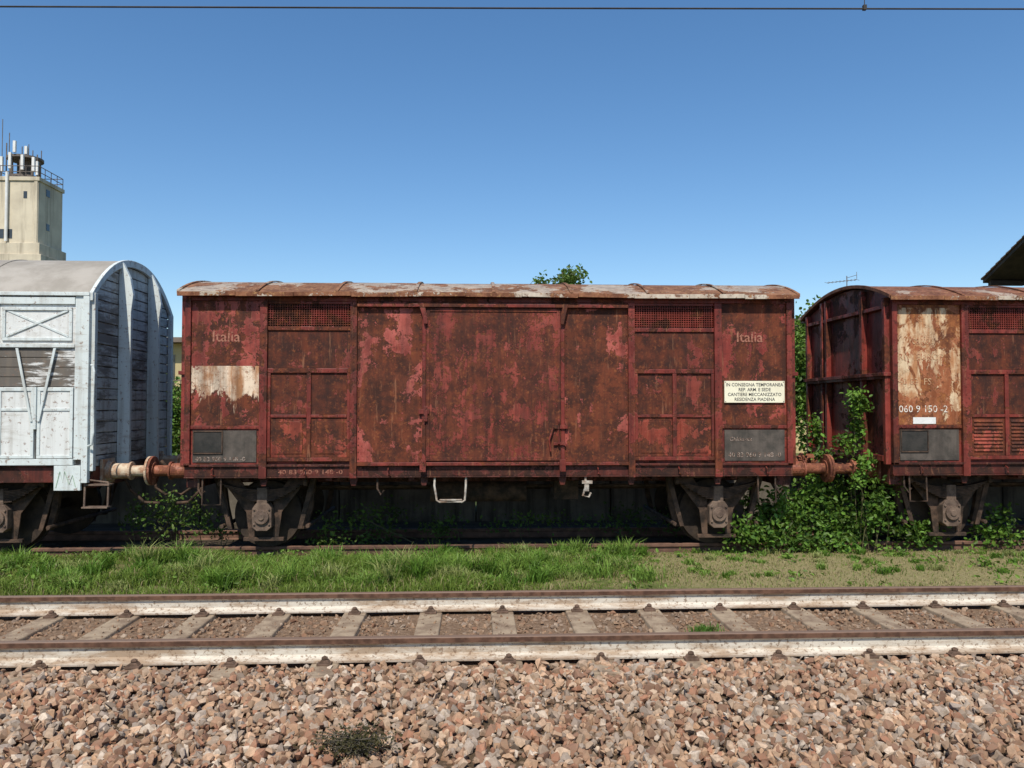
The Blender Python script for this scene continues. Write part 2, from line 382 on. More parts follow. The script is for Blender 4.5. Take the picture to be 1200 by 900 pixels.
    for s in (-1,1):
        for k in range(9):
            riv(c+s*(3.14+k*.102),1.523,YS-.012); riv(c+s*(1.95+k*.125),2.837,YS-.018); riv(c+s*(1.95+k*.125),2.275,YS-.018)
        for k in range(22): riv(c+s*.98,1.1+k*.092,YS-.008); riv(c+s*1.80,1.1+k*.092,YS-.008)
    rv.obj('rivets',M['frame'],r)
    en=B()
    for s,xe in((-1,x0),(1,x1)):
        for yy in (YS+.05,YS+.70,YC-.04+.55,YB-.70,YB-.12):
            zt=min(3.5,roof_z(yy)-.06)
            en.box(xe+s*-.009,xe+s*.07,yy,yy+.07,1.0,zt)
        en.box(xe-s*.008,xe+s*.10,YS+.02,YB-.02,2.22,2.27)
        en.box(xe-s*.008,xe+s*.085,YS+.12,YB-.12,2.18,2.2185)
        en.box(xe-s*.008,xe+s*.06,YS+.12,YB-.12,3.16,3.21)
        en.box(xe-s*.008,xe+s*.08,YS+.12,YB-.12,1.04,1.12)
    en.obj('end_ribs',M['end'],r,.004)
    for s in(-1,1): running_gear(c+s*3.12,r)
    u=B()
    u.cyl((x0+.3,YC-.2,.62),(x1-.3,YC-.2,.62),.025,8); u.cyl((x0+1.4,YC+.2,.55),(x1-1.4,YC+.2,.55),.02,8)
    u.cyl((c-.9,YC-.3,.55),(c+.5,YC-.3,.55),.15,24)
    u.box(c+.9,c+1.25,YC-.5,YC+.1,.45,.75)
    u.obj('brake_gear',M['gear'],r,.004)
    st=B()
    xs=c-.57
    st.tube([(xs-.215,YS+.03,.86),(xs-.22,YS-.0,.74),(xs-.185,YS-.02,.545),(xs-.15,YS-.02,.525),(xs+.15,YS-.02,.525),(xs+.185,YS-.02,.545),(xs+.20,YS-.0,.74),(xs+.20,YS+.03,.86)],.015,8)
    st.box(xs-.15,xs+.15,YS-.03,YS+.03,.545,.56)
    st.tube([(c+1.24,YS+.02,.86),(c+1.24,YS+.0,.72),(c+1.20,YS-.01,.60),(c+1.28,YS-.01,.58),(c+1.31,YS,.64)],.016,8)
    st.box(c+1.19,c+1.33,YS-.02,YS+.02,.76,.80); st.box(c+1.22,c+1.28,YS-.03,YS+.0,.66,.75)
    st.obj('footstep',M['palemetal'],r,.002)
    k=B()
    for q in (-3.9,-1.55,3.85):
        k.tube([(c+q,YS+.05,.86),(c+q,YS+.04,.70),(c+q+.05,YS+.02,.62),(c+q+.09,YS+.02,.68)],.014,8)
    for q in (-3.72,3.72):
        k.tube([(c+q-.12,YS+.02,.86),(c+q-.12,YS+.0,.50),(c+q+.12,YS+.0,.50),(c+q+.12,YS+.02,.86)],.012,8)
    k.obj('hooks',M['gear'],r)
    return r

cm=.235
mw=red_wagon('boxcar',cm,[M['endL'],M['patch'],M['door'],None,M['patch2'],M['endR']])
rw=red_wagon('boxcar',5.71+4.075,[M['endC'],M['brown'],M['door'],None,M['patch'],M['endR']],right=True)
buffers(cm-4.078,-1,-4.455,mw,M['buffer']); buffers(cm+4.078,1,5.01,mw,M['buffer'])
buffers(5.707,-1,5.01,rw,M['buffer'])
y=YS-.004
text('Italia',-3.50,y,2.66,.20,M['faded'],mw,bold=.002); text('Italia',3.54,y,2.68,.20,M['faded'],mw,bold=.002)
text('40 83 960 9 148 -0',-2.62,YS-.002,.90,.085,M['faded'],mw,sx=1.3)
text('40 83 960 9 148 -0',3.42,YS-.004,1.11,.095,M['whitetext'],mw)
text('40 83 960 9 148 -0',-3.70,YS-.004,1.075,.085,M['whitetext'],mw)
text('Ghkks-xx',3.44,YS-.004,1.33,.08,M['whitetext'],mw)
text('Italia',5.95,y,2.66,.17,M['faded2'],rw)
for i,(t,zz) in enumerate((('RIV  EUROP',2.44),('40 83  FS',2.10),('060 9 150 -2',1.72))):
    text(t,5.80,y,zz,.125 if i<2 else .135,M['whitetext2'] if i==2 else M['faded2'],rw)
sx0,sx1,sz0,sz1=3.37,4.20,1.85,2.145
sg=root('notice_sign',(3.78,YS,2.0))
B().box(sx0,sx1,YS-.026,YS-.004,sz0,sz1).obj('plate',M['signplate'],sg,.002)
lines=['IN CONSEGNA TEMPORANEA','REP. ARM. E SEDE','CANTIERE MECCANIZZATO','RESIDENZA PIADENA']
for i,t in enumerate(lines):
    text(t,3.785,YS-.0275,sz1-.072-i*.066,.063,M['ink'],sg,align='CENTER',sx=.93,bold=.0006)
b=B()
for x in (sx0+.015,sx1-.015):
    for z in (sz0+.015,sz1-.015): b.cyl((x,YS-.03,z),(x,YS-.02,z),.006,8)
b.obj('screws',M['gear'],sg)
B().box(6.0,6.32,YS-.006,YS-.001,1.56,1.65).obj('sticker',simple('sticker_white',(.7,.7,.68),(.6,.6,.58),5),rw)

# ------------------------------------------------------------ white wagon
def planks_mat(name,base,dark,seed=0,thr=(.5,.66),dirt=.35):
    n=NT(name)
    chip=n.noise(1,7,.74,n.map((1.6,1.6,9),(seed,0,seed)),.3)
    big=n.noise(.9,4,.5,n.map(loc=(seed,2,0)))
    m=n.math('ADD',n.math('MULTIPLY',chip,.6),n.math('MULTIPLY',big,.4))
    col=n.mix(n.ramp(m,*thr),base,dark)
    st=n.ramp(n.noise(1,5,.6,n.map((10,10,.7),(seed,3,0))),.45,.72)
    col=n.mix(n.math('MULTIPLY',st,dirt),col,(.20,.16,.12))
    ch=n.ramp(n.noise(17,5,.75,n.map(loc=(seed,5,5))),.58,.64)
    col=n.mix(n.math('MULTIPLY',ch,.75),col,(.20,.12,.08))
    n.bump(chip,.4,.008)
    return n.done(col,.7)
W1=planks_mat('white_paint_weathered',(.64,.65,.63),(.43,.41,.37),1,(.49,.63))
W2=planks_mat('white_planks_bare',(.60,.60,.58),(.12,.105,.09),2,(.46,.52))
W3=planks_mat('end_planks',(.48,.50,.49),(.19,.18,.17),3,(.47,.56),.5)
WF=planks_mat('pale_grey_frame',(.58,.63,.62),(.40,.38,.34),4,(.52,.66))
WR=simple('wagon_canvas_roof',(.26,.235,.20),(.35,.32,.28),2,bump=.2)
def white_wagon():
    r=root('white_boxcar',(-9.1,YC,RZ)); x1=-5.07; x0=x1-8.6
    pk,ev,hf=3.90,3.25,1.40
    def zr(y): 
        t=abs((y-YC)/hf); return ev+(pk-ev)*(1-t**2.3)
    def prof(ins,n=24,h=hf): return [(YC-h+2*h*i/n, zr(YC-h+2*h*i/n)-ins) for i in range(n+1)]
    top=[(y,z-.03) for y,z in prof(0,24,1.33)]
    B().prism([(YC-1.33,.98)]+top+[(YC+1.33,.98)],'x',x0,x1-.05).obj('body_core',W2,r)
    B().prism(prof(.0)+prof(-.03)[::-1],'x',x0-.05,x1+.0).obj('roof',WR,r,.004,False)
    sm=B()
    for k in range(1,6): sm.prism(prof(-.031)+prof(-.04)[::-1],'x',x1-k*1.5-.03,x1-k*1.5+.03)
    sm.obj('roof_straps',WR,r)
    e=B(); z=1.0; 
    def hw(zz):
        if zz<=ev: return 1.33
        t=(1-(zz+.035-ev)/(pk-ev)); return min(1.33,hf*max(t,0)**(1/2.3))
    while z<pk:
        z2=min(z+.145,pk-.02)
        w0,w1=hw(z),hw(z2)
        if w1>.05 and z2>z+.02:
            dx=random.uniform(-.006,.003)
            e.prism([(YC-w0,z),(YC+w0,z),(YC+w1,z2-.012),(YC-w1,z2-.012)],'x',x1-.05,x1-.016+dx)
        z+=.15
    e.obj('end_planks',W3,r,.004)
    ab=B()
    ab.prism(prof(.06)+prof(-.045)[::-1],'x',x1-.012,x1+.035)
    for yy in (YC-.50,YC+.50):
        pts=[]
        zt=zr(yy)
        for k in range(13):
            t=k/12; zz=.95+(zt+.03-.95)*t
            out=.16 if t<.82 else .16*(1-((t-.82)/.18)**2)+.03
            pts.append((out,zz))
        poly=[(x1-.011,.95)]+[(x1+o,zz) for o,zz in pts]+[(x1-.011,zt+.03)]
        ab.prism(poly,'y',yy-.035,yy+.035)
    for yy in (YC-1.36,YC+1.28):
        ab.box(x1-.011,x1+.05,yy,yy+.08,.95,3.30)
    ab.obj('end_frame',WF,r,.006)
    f=B(); ys=YS
    def bx(a,b,z0,z1,d=.03): f.box(a,b,ys-d,ys+.06,z0,z1)
    bx(-5.15,x1-.0,.80,3.25,.045)
    bx(-5.26,-5.152,1.10,3.25,.02)
    bays=[-6.24,-7.25,-8.3,-10.3,-11.3,-12.4,-13.6]
    for xb in bays: bx(xb-.05,xb+.0,.98,3.25,.04)
    f.box(x0,-5.262,ys-.03,ys+.06,3.14,3.235); f.box(x0,-5.262,ys-.03,ys+.06,2.57,2.615)
    f.box(x0,-5.262,ys-.03,ys+.06,1.03,1.11)
    f.box(x0,x1-.0,ys-.05,ys-.0105,3.252,3.30)
    f.obj('side_frame',WF,r,.005)
    p=B(); bare=B(); dr=B(); br=B()
    prev=-5.262
    for xb in bays:
        a,b=xb+.002,prev; m=(a+b)/2
        p.box(a,b,ys,ys+.06,2.617,3.138)
        for (z0,z1) in((2.66,2.70),(3.06,3.10)): br.box(a+.04,b-.04,ys-.022,ys+.001,z0,z1)
        br.box(a+.04,a+.08,ys-.02,ys+.001,2.702,3.058); br.box(b-.08,b-.04,ys-.02,ys+.001,2.702,3.058)
        for (zA,zB) in ((2.702,3.05),(3.05,2.702)):
            yy=(ys-.016 if zA<zB else ys-.010)
            br.prism([(a+.09,zA),(b-.09,zB),(b-.09,zB+.03),(a+.09,zA+.03)],'y',yy,ys+.0005)
        for k in range(4):
            d_=random.uniform(-.004,.004)
            bare.box(a,b,ys-d_,ys+.06,2.06+k*.128,2.06+k*.128+.12)
        dr.box(a+.01,m-.02,ys-.012,ys+.06,1.115,2.05); dr.box(m+.02,b-.01,ys-.012,ys+.06,1.115,2.05)
        for (q0,q1) in ((a+.01,m-.02),(m+.02,b-.01)):
            br.box(q0,q1,ys-.026,ys-.012,2.0,2.045);br.box(q0,q1,ys-.026,ys-.012,1.12,1.16)
            br.box(q0,q0+.04,ys-.026,ys-.012,1.162,1.998);br.box(q1-.04,q1,ys-.026,ys-.012,1.162,1.998)
            br.box(q0+.042,q1-.042,ys-.024,ys-.012,1.74,1.775)
        for s in(-1,1):
            br.prism([(m+s*.03,1.60),(m+s*.06,1.60),(m+s*.26,2.56),(m+s*.225,2.56)],'y',ys-.045 if s>0 else ys-.043,ys-.028)
        br.box(m-.02,m+.02,ys-.05,ys-.0,1.5,2.05)
        prev=xb-.052
    p.obj('upper_panels',W1,r,.003); bare.obj('bare_planks',W2,r,.004); dr.obj('door_leaves',W1,r,.004); br.obj('bracing',WF,r,.003)
    s=B(); s.box(x0,x1,ys+.03,ys+.12,.80,1.0); s.box(x0,x1,ys+.01,ys+.12,1.003,1.025); s.box(x0,x1,YB-.1,YB,.80,1.0)
    s.box(x1-.25,x1,ys+.14,YB-.14,.72,.99)
    s.obj('underframe',M['sill'],r,.004)
    B().box(-5.50,-5.16,ys-.03,ys+.02,.70,1.025).obj('corner_plate',WF,r,.004)
    g=B()
    g.tube([(-5.47,ys-.032,.74),(-5.42,ys-.034,.95),(-5.38,ys-.032,.80),(-5.36,ys-.034,.95),(-5.30,ys-.032,.78),(-5.26,ys-.034,.90),(-5.22,ys-.032,.75)],.005,6)
    g.obj('graffiti',simple('green_spray',(.25,.40,.26),(.4,.5,.38),5),r)
    h=B()
    h.tube([(-5.04,ys-.03,2.34),(-4.99,ys-.09,2.33),(-4.97,ys-.10,2.25),(-4.97,ys-.10,1.45),(-5.0,ys-.08,1.30),(-5.06,ys-.04,1.28)],.015,8)
    h.obj('grab_rail',WF,r)
    st=B()
    for (za,yy) in ((.55,ys+.0),(.84,ys+.05)):
        st.box(-5.13,-4.80,yy-.06,yy+.08,za-.08,za-.06)
    st.tube([(-5.12,ys+.02,.85),(-5.12,ys,.48)],.014,8); st.tube([(-4.82,ys+.02,.80),(-4.82,ys,.48)],.014,8); st.tube([(-5.12,ys+.02,.84),(-4.82,ys+.02,.80)],.012,8)
    st.obj('footstep',M['gear2'],r,.002)
    running_gear(-6.35,r); running_gear(-12.2,r)
    buffers(x1,1,-4.455,r,M['cream'])
white_wagon()

# ------------------------------------------------------------ tracks
def dirt_white():
    n=NT('rail_web_white_paint'); 
    d=n.ramp(n.noise(1,7,.74,n.map((1.7,6,7))),.42,.62)
    col=n.mix(d,(.56,.51,.43),(.33,.24,.165))
    z=n.xyz()[2]
    low=n.ramp(n.math('ADD',z,n.math('MULTIPLY',n.noise(9,5,.6),.05)),-.155,-.110)
    col=n.mix(low,n.mix(.5,col,(.28,.185,.12)),col)
    sp=n.ramp(n.noise(28,4,.74),.54,.62); col=n.mix(n.math('MULTIPLY',sp,.75),col,(.16,.095,.055))
    return n.done(col,.8)
M['railw']=dirt_white()
def head_m():
    n=NT('rail_head_steel'); X,Y,Z=n.xyz()
    top=n.ramp(Z,-.006,-.001)
    side=n.mix(n.ramp(n.noise(14,5,.6),.35,.65),(.07,.035,.022),(.14,.072,.045))
    col=n.mix(top,side,(.20,.135,.10))
    return n.done(col,n.math('SUBTRACT',.85,n.math('MULTIPLY',top,.35)),.1)
M['railh']=head_m()
M['railr']=simple('rail_rusty',(.09,.05,.035),(.17,.09,.06),8,bump=0)
M['sleeper']=simple('sleeper_concrete_dusty',(.35,.27,.185),(.20,.14,.095),7,bump=.5,thr=(.38,.66))
def rail(yc,z,par,mh,mw_,L0=-70,L1=70):
    B().prism([(yc-.036,z-.042),(yc-.036,z-.008),(yc-.028,z),(yc+.028,z),(yc+.036,z-.008),(yc+.036,z-.042)],'x',L0,L1).obj('rail_head',mh,par)
    B().prism([(yc-.075,z-.172),(yc-.075,z-.158),(yc-.03,z-.144),(yc-.009,z-.125),(yc-.009,z-.06),(yc-.03,z-.0425),(yc+.03,z-.0425),(yc+.009,z-.06),(yc+.009,z-.125),(yc+.03,z-.144),(yc+.075,z-.158),(yc+.075,z-.172)],'x',L0,L1).obj('rail_web',mw_,par)
tr=root('railway_track',(0,7.05,-.17))
rail(6.30,0,tr,M['railh'],M['railw']); rail(7.80,0,tr,M['railh'],M['railw'])
sl=B(); cl=B()
for k in range(-28,30):
    x=.263+.707*k+random.uniform(-.015,.015)
    sl.prism([(x-.13,-.30),(x-.105,-.176+random.uniform(-.006,.001)),(x+.105,-.176+random.uniform(-.006,.001)),(x+.13,-.30)],'y',5.92,8.24)
    for yr in (6.30,7.80):
        for s in (-1,1):
            yy=yr+s*.10
            cl.box(x-.055,x+.055,yy-.045,yy+.04,-.178,-.158)
            cl.prism([(x-.04,-.158),(x-.025,-.138),(x+.025,-.138),(x+.04,-.158)],'y',yy-.03,yy+.03)
            cl.cyl((x,yy,-.15),(x,yy,-.112),.014,8); cl.cyl((x,yy,-.134),(x,yy,-.118),.025,6)
sl.obj('sleepers',M['sleeper'],tr,.01); cl.obj('rail_fastenings',simple('fastening_rust',(.08,.05,.033),(.16,.10,.07),12),tr,.003)
ts=root('siding_track',(0,YC,RZ))
rail(YC-.755,RZ,ts,M['railr'],M['railr'],-90,90); rail(YC+.755,RZ,ts,M['railr'],M['railr'],-90,90)

# ------------------------------------------------------------ ground
def ground_mat():
    n=NT('ground_soil_grass'); X,Y,Z=n.xyz()
    nz=n.noise(2.2,6,.65); nf=n.noise(30,5,.7)
    soil=n.mix(n.ramp(nf,.35,.7),(.15,.095,.06),(.29,.20,.135))
    grav=n.mix(n.ramp(n.voro(22,out='Distance'),.1,.5),(.28,.19,.13),(.10,.07,.045))
    grass=n.mix(n.ramp(nz,.40,.60),(.08,.11,.025),(.19,.17,.075))
    dry=n.mix(n.ramp(nf,.35,.65),(.31,.245,.14),(.19,.19,.07))
    grass=n.mix(n.ramp(n.math('ADD',X,n.math('MULTIPLY',n.math('SUBTRACT',nz,.5),5)),.8,2.8),grass,dry)
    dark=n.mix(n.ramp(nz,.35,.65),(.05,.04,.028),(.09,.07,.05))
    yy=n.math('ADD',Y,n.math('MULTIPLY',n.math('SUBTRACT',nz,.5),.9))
    col=n.mix(n.ramp(yy,5.9,6.1),grav,soil)
    col=n.mix(n.ramp(yy,8.25,8.6),col,grass)
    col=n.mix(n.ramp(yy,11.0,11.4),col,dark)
    far=n.mix(n.ramp(n.noise(.3,5,.6),.4,.6),(.07,.10,.03),(.16,.15,.07))
    col=n.mix(n.ramp(yy,15.5,18),col,far)
    n.bump(nf,.8,.03)
    return n.done(col,.95,spec=.1)
GM=ground_mat()
prof=[(-600,-.4),(1.5,-.4),(2.6,-.26),(4.0,-.225),(6.0,-.215),(8.1,-.215),(8.4,-.19),(9.2,-.20),(10.6,-.235),(11.2,-.275),(13.2,-.30),(16,-.32),(900,-.32)]
xs=[-900,-60,-20]+[x*.5 for x in range(-24,25)]+[20,60,900]
V=[];F=[]
for i,(yy,zz) in enumerate(prof):
    for x in xs:
        V.append((x,yy,zz+(random.uniform(-.012,.012) if 8<yy<11 and abs(x)<=12 else 0)))
nx=len(xs)
for i in range(len(prof)-1):
    for j in range(nx-1): F.append((i*nx+j,i*nx+j+1,(i+1)*nx+j+1,(i+1)*nx+j))
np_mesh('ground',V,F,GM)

# ------------------------------------------------------------ ballast stones
def stone_variants(n):
    out=[]
    for i in range(n):
        bm=bmesh.new()
        a=np.random.default_rng(i+50)
        pts=a.normal(size=(13,3)); pts/=np.linalg.norm(pts,axis=1)[:,None]
        pts=np.sign(pts)*np.abs(pts)**.75
        pts*=np.array([1,a.uniform(.58,.95),a.uniform(.38,.8)])
        for p in pts: bm.verts.new(p)
        bmesh.ops.convex_hull(bm,input=bm.verts)
        bmesh.ops.delete(bm,geom=[g for g in bm.verts if not g.link_faces],context='VERTS')
        bmesh.ops.triangulate(bm,faces=bm.faces); bmesh.ops.recalc_face_normals(bm,faces=bm.faces)
        bm.verts.index_update()
        out.append((np.array([v.co[:] for v in bm.verts]),np.array([[v.index for v in f.verts] for f in bm.faces]))); bm.free()
    return out
VAR=stone_variants(28)
def rotmats(n):
    q=rng.normal(size=(n,4)); q/=np.linalg.norm(q,axis=1)[:,None]
    w,x,y,z=q.T
    return np.stack([1-2*(y*y+z*z),2*(x*y-z*w),2*(x*z+y*w),2*(x*y+z*w),1-2*(x*x+z*z),2*(y*z-x*w),2*(x*z-y*w),2*(y*z+x*w),1-2*(x*x+y*y)],axis=1).reshape(n,3,3)
def scatter(pos,size,cols):
    VV=[];TT=[];CC=[];off=0
    n=len(pos); vid=rng.integers(0,len(VAR),n); R=rotmats(n)
    for k,(v,t) in enumerate(VAR):
        idx=np.where(vid==k)[0]
        if len(idx)==0: continue
        P=np.einsum('nij,vj->nvi',R[idx],v)*size[idx][:,None,None]+pos[idx][:,None,:]
        m=len(v)
        VV.append(P.reshape(-1,3)); TT.append((t[None]+(np.arange(len(idx))*m)[:,None,None]+off).reshape(-1,3))
        CC.append(np.repeat(cols[idx],m,axis=0)); off+=len(idx)*m
    return np.concatenate(VV),np.concatenate(TT),np.concatenate(CC)
pal=np.array([(.38,.25,.165),(.34,.20,.125),(.46,.33,.23),(.30,.23,.175),(.34,.165,.10),(.53,.43,.335),(.42,.26,.16),(.24,.13,.085),(.48,.31,.20),(.36,.29,.235)])
def stonecols(n,dark=1.0,br=0):
    c=pal[rng.integers(0,len(pal),n)]*rng.uniform(.72,1.2,(n,1))*dark
    if br: c=c*(1-br)+np.array((.20,.12,.07))*br
    return c
def zone(n,x0,x1,y0,y1,z0,z1,s0,s1,dark=1,br=0):
    p=np.stack([rng.uniform(x0,x1,n),rng.uniform(y0,y1,n),rng.uniform(z0,z1,n)],1)
    s=s0+(s1-s0)*rng.random(n)**1.6
    return p,s,stonecols(n,dark,br)
Z=[zone(24000,-6,6.6,3.5,6.20,-.225,-.175,.020,.052),
   zone(1500,-6,6.6,3.6,6.15,-.185,-.160,.02,.045),
   zone(9000,-6.5,7.2,6.40,7.72,-.235,-.198,.012,.036,.75,.35),
   zone(2200,-6.8,7.6,7.88,8.5,-.235,-.185,.01,.026,.75,.5)]
pos=np.concatenate([z[0] for z in Z]);siz=np.concatenate([z[1] for z in Z]);cc=np.concatenate([z[2] for z in Z])
sxx=np.abs(((pos[:,0]-.263+.3535)%.707)-.3535)
on=(pos[:,1]>6.38)&(pos[:,1]<7.74)&(sxx<.105+.02*np.sin(pos[:,1]*17+pos[:,0]*9))
keep=~(on&(rng.random(len(pos))>.22)); pos,siz,cc,on=pos[keep],siz[keep],cc[keep],on[keep]
pos[:,2]+=.014*np.sin(pos[:,0]*2.1+pos[:,1]*1.3)*np.cos(pos[:,1]*3.0-pos[:,0])*(pos[:,1]<6)
pos[on,2]=-.174; siz[on]*=.5
n=NT('ballast_stone'); a=n.attr()
col=n.mix(n.ramp(n.noise(45,3,.65),.35,.7),a,n.mix(.5,a,(.20,.14,.09)))
col=n.mix(n.math('MULTIPLY',n.ramp(n.noise(1.1,3,.6),.45,.7),.3),col,(.20,.125,.08))
SM=n.done(col,.9,spec=.2)
v,t,c3=scatter(pos,siz,cc); np_mesh('ballast_gravel',v,t,SM,c3)

# ------------------------------------------------------------ grass and leaves
def leafmat(name,tr=.35):
    n=NT(name); a=n.attr(); n.done(a,.5,spec=.3)
    t=n.n('ShaderNodeBsdfTranslucent'); n.put(t.inputs[0],n.mix(.5,a,(.18,.24,.03)))
    mx=n.n('ShaderNodeMixShader'); mx.inputs[0].default_value=tr
    n.t.links.new(n.b.outputs[0],mx.inputs[1]); n.t.links.new(t.outputs[0],mx.inputs[2]); n.t.links.new(mx.outputs[0],n.out.inputs[0])
    return n.m
GRM=leafmat('grass_blades',.3); LM=leafmat('leaves',.35)
def blades(P,h,w,lean,cols):
    n=len(P); az=rng.uniform(0,2*np.pi,n); d=np.stack([np.cos(az),np.sin(az),0*az],1)
    fa=rng.uniform(0,2*np.pi,n); s=np.stack([np.cos(fa),np.sin(fa),0*fa],1)*w[:,None]*.5
    up=np.array([0,0,1.])
    mid=P+up*(h*.6)[:,None]+d*(lean*h*.35)[:,None]
    tip=P+up*(h*(1-.35*lean))[:,None]+d*(lean*h*1.0)[:,None]
    V=np.stack([P-s,P+s,mid-s*.8,mid+s*.8,tip],1).reshape(-1,3)
    b=(np.arange(n)*5)[:,None,None]
    T=(np.array([[0,1,3],[0,3,2],[2,3,4]])[None]+b).reshape(-1,3)
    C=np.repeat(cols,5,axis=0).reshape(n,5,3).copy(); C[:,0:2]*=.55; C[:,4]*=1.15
    return V,T,C.reshape(-1,3)
def gz(y): return np.interp(y,[p[0] for p in prof],[p[1] for p in prof])
hs=rng.uniform(0,6.28,(14,1)); hd=rng.uniform(0,6.28,(14,1)); hf_=np.linspace(.7,6.5,14)[:,None]
def field(x,y):
    v=np.zeros_like(x)
    for i in range(14):
        v+=np.sin(x*hf_[i]*np.cos(hd[i])+y*1.6*hf_[i]*np.sin(hd[i])+hs[i])/math.sqrt(1+i*.35)
    return v/3.0
G=[]
N=135000
x=rng.uniform(-8,9.5,N); y=8.25+(11.3-8.25)*rng.random(N); f=field(x,y)
lush=1/(1+np.exp((x-1.7+.5*f)*2.2))
pk_=np.clip(.55+.5*f,0.12,1)*(.22+.78*lush)+.10
keep=(rng.random(N)<pk_)&(rng.random(N)<np.clip((y-8.2+.25*f)/.4,0.04,1))
x,y,f,lush=x[keep],y[keep],f[keep],lush[keep]; n_=len(x)
h=(.02+.035*rng.random(n_))+lush*(.03+.12*rng.random(n_))*np.clip(.65+.9*f,.15,2.0)
g1=np.array((.11,.18,.024)); g2=np.array((.22,.29,.055)); dr=np.array((.38,.31,.16))
k=np.clip(rng.random((n_,1))*.7+.25*(f[:,None]<0),0,1); C=g1*(1-k)+g2*k; dryp=(rng.random(n_)<(.66-.52*lush-.10*f))[:,None]; C=np.where(dryp,dr*rng.uniform(.6,1.2,(n_,1)),C)
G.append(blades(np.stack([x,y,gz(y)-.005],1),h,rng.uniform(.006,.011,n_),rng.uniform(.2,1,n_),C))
tufts=[]
for i in range(300):
    tx=rng.uniform(-7.5,2.0); ty=rng.uniform(8.75,11.2); 
    if field(np.array([tx]),np.array([ty]))[0]>-.3: tufts.append((tx,ty,rng.uniform(.08,.26),rng.uniform(.04,.15)))
for px_,py_,hh,rr,kk in ((-.65,9.2,.38,.30,7),(-.2,9.5,.40,.3,8),(.3,9.6,.34,.35,7),(-.9,9.3,.36,.25,6),(.75,9.2,.22,.2,4),(-2.1,9.1,.30,.3,6),(-3.5,9.6,.34,.3,7),(-3.9,10.4,.38,.3,7),(-4.6,9.5,.27,.3,4),(1.95,10.9,.30,.14,6),(1.2,11.0,.26,.15,3),(-1.6,9.9,.30,.3,6),(-1.2,8.9,.24,.25,5),(-2.9,8.95,.27,.2,5),(-5.5,9.9,.27,.4,5)):
    for _ in range(kk): tufts.append((px_+rng.normal()*rr,py_+rng.normal()*rr*.5,hh*rng.uniform(.7,1.15),rng.uniform(.05,.12)))
for i in range(60): tufts.append((rng.uniform(1.8,8),rng.uniform(9.2,11.3),rng.uniform(.05,.12),rng.uniform(.04,.1)))
for tx,ty,th,trd in tufts:
    m=int(50+trd*600); px_=tx+rng.normal(size=m)*trd*.6; py_=ty+rng.normal(size=m)*trd*.6
    k=rng.random((m,1)); q=rng.random(); base=np.array((.095,.19,.022)) if q<.4 else (np.array((.18,.29,.05)) if q<.85 else np.array((.27,.30,.10))); C=base*(.65+.6*k)
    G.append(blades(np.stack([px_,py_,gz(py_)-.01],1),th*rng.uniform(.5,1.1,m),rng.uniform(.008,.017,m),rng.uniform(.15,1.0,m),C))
m=160; px_=2.02+rng.normal(size=m)*.06; py_=7.0+rng.normal(size=m)*.05
G.append(blades(np.stack([px_,py_,px_*0-.21],1),rng.uniform(.05,.12,m),rng.uniform(.008,.014,m),rng.uniform(.2,.9,m),np.tile((.09,.19,.03),(m,1))))
def merge(A):
    off=0;VV=[];TT=[];CC=[]
    for v,t,c3 in A: VV.append(v);TT.append(t+off);CC.append(c3);off+=len(v)
    return np.concatenate(VV),np.concatenate(TT),np.concatenate(CC)
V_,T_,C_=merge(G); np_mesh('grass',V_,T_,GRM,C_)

def leaves(P,size,cols):
    n=len(P); R=rotmats(n); a=R[:,:,0]; nn=R[:,:,2]
    nn=nn+np.array([0,-.25,.7]); nn/=np.linalg.norm(nn,axis=1)[:,None]
    a=a-nn*np.sum(a*nn,1)[:,None]; a/=np.linalg.norm(a,axis=1)[:,None]; b_=np.cross(nn,a)
    s=size[:,None]
    v=np.stack([P,P+a*s*.35+b_*s*.30+nn*s*.08,P+a*s*.75+b_*s*.22+nn*s*.05,P+a*s-nn*s*.08,P+a*s*.75-b_*s*.22+nn*s*.05,P+a*s*.35-b_*s*.30+nn*s*.08],1).reshape(-1,3)
    k=(np.arange(n)*6)[:,None,None]
    T=(np.array([[0,1,2],[0,2,3],[0,3,4],[0,4,5]])[None]+k).reshape(-1,3)
    return v,T,np.repeat(cols,6,axis=0)
def lcols(n,base=(.05,.10,.02),lo=.6,hi=1.8): 
    return np.array(base)*rng.uniform(lo,hi,(n,1))+rng.random((n,1))*np.array((.03,.02,.0))
BARK=simple('bark',(.10,.075,.05),(.17,.13,.09),9,bump=.8)
STEM=simple('green_stem',(.09,.09,.035),(.12,.10,.05),9,bump=0)
def bush(name,clumps,lsize,base=(.05,.10,.02),stems=True):
    c0=clumps[0]; r=root(name,(c0[0],c0[1],-.28)); A=[]; st=B()
    for (x,y,z,rx,ry,rz,cnt) in clumps:
        nb=max(3,int(cnt/45))
        for _ in range(nb):
            d=rng.normal(size=3); d/=np.linalg.norm(d); rad=rng.random()**.4
            c=np.array((x+d[0]*rx*rad,y+d[1]*ry*rad,max(-.15,z+d[2]*rz*rad))); m=45
            sp=np.array((rx,ry,rz))*.22+.03
            P=c+rng.normal(size=(m,3))*sp; P[:,2]=np.maximum(P[:,2],-.24+rng.random(m)*.05)
            tone=rng.uniform(.5,1.6)
            A.append(leaves(P,lsize*rng.uniform(.55,1.25,m),lcols(m,base)*tone))
            if stems and rng.random()<.4:
                b0=(x+rng.normal()*rx*.5,y+.1+rng.normal()*ry*.4,-.28); md=((b0[0]+c[0])/2+rng.normal()*.10,(b0[1]+c[1])/2,(b0[2]+c[2])/2+.08)
                st.tube([b0,md,tuple(c)],.006,5,[.007,.005,.003])
    V_,T_,C_=merge(A); np_mesh('foliage',V_,T_,LM,C_,r)
    if st.v: st.obj('stems',STEM,r)
    return r
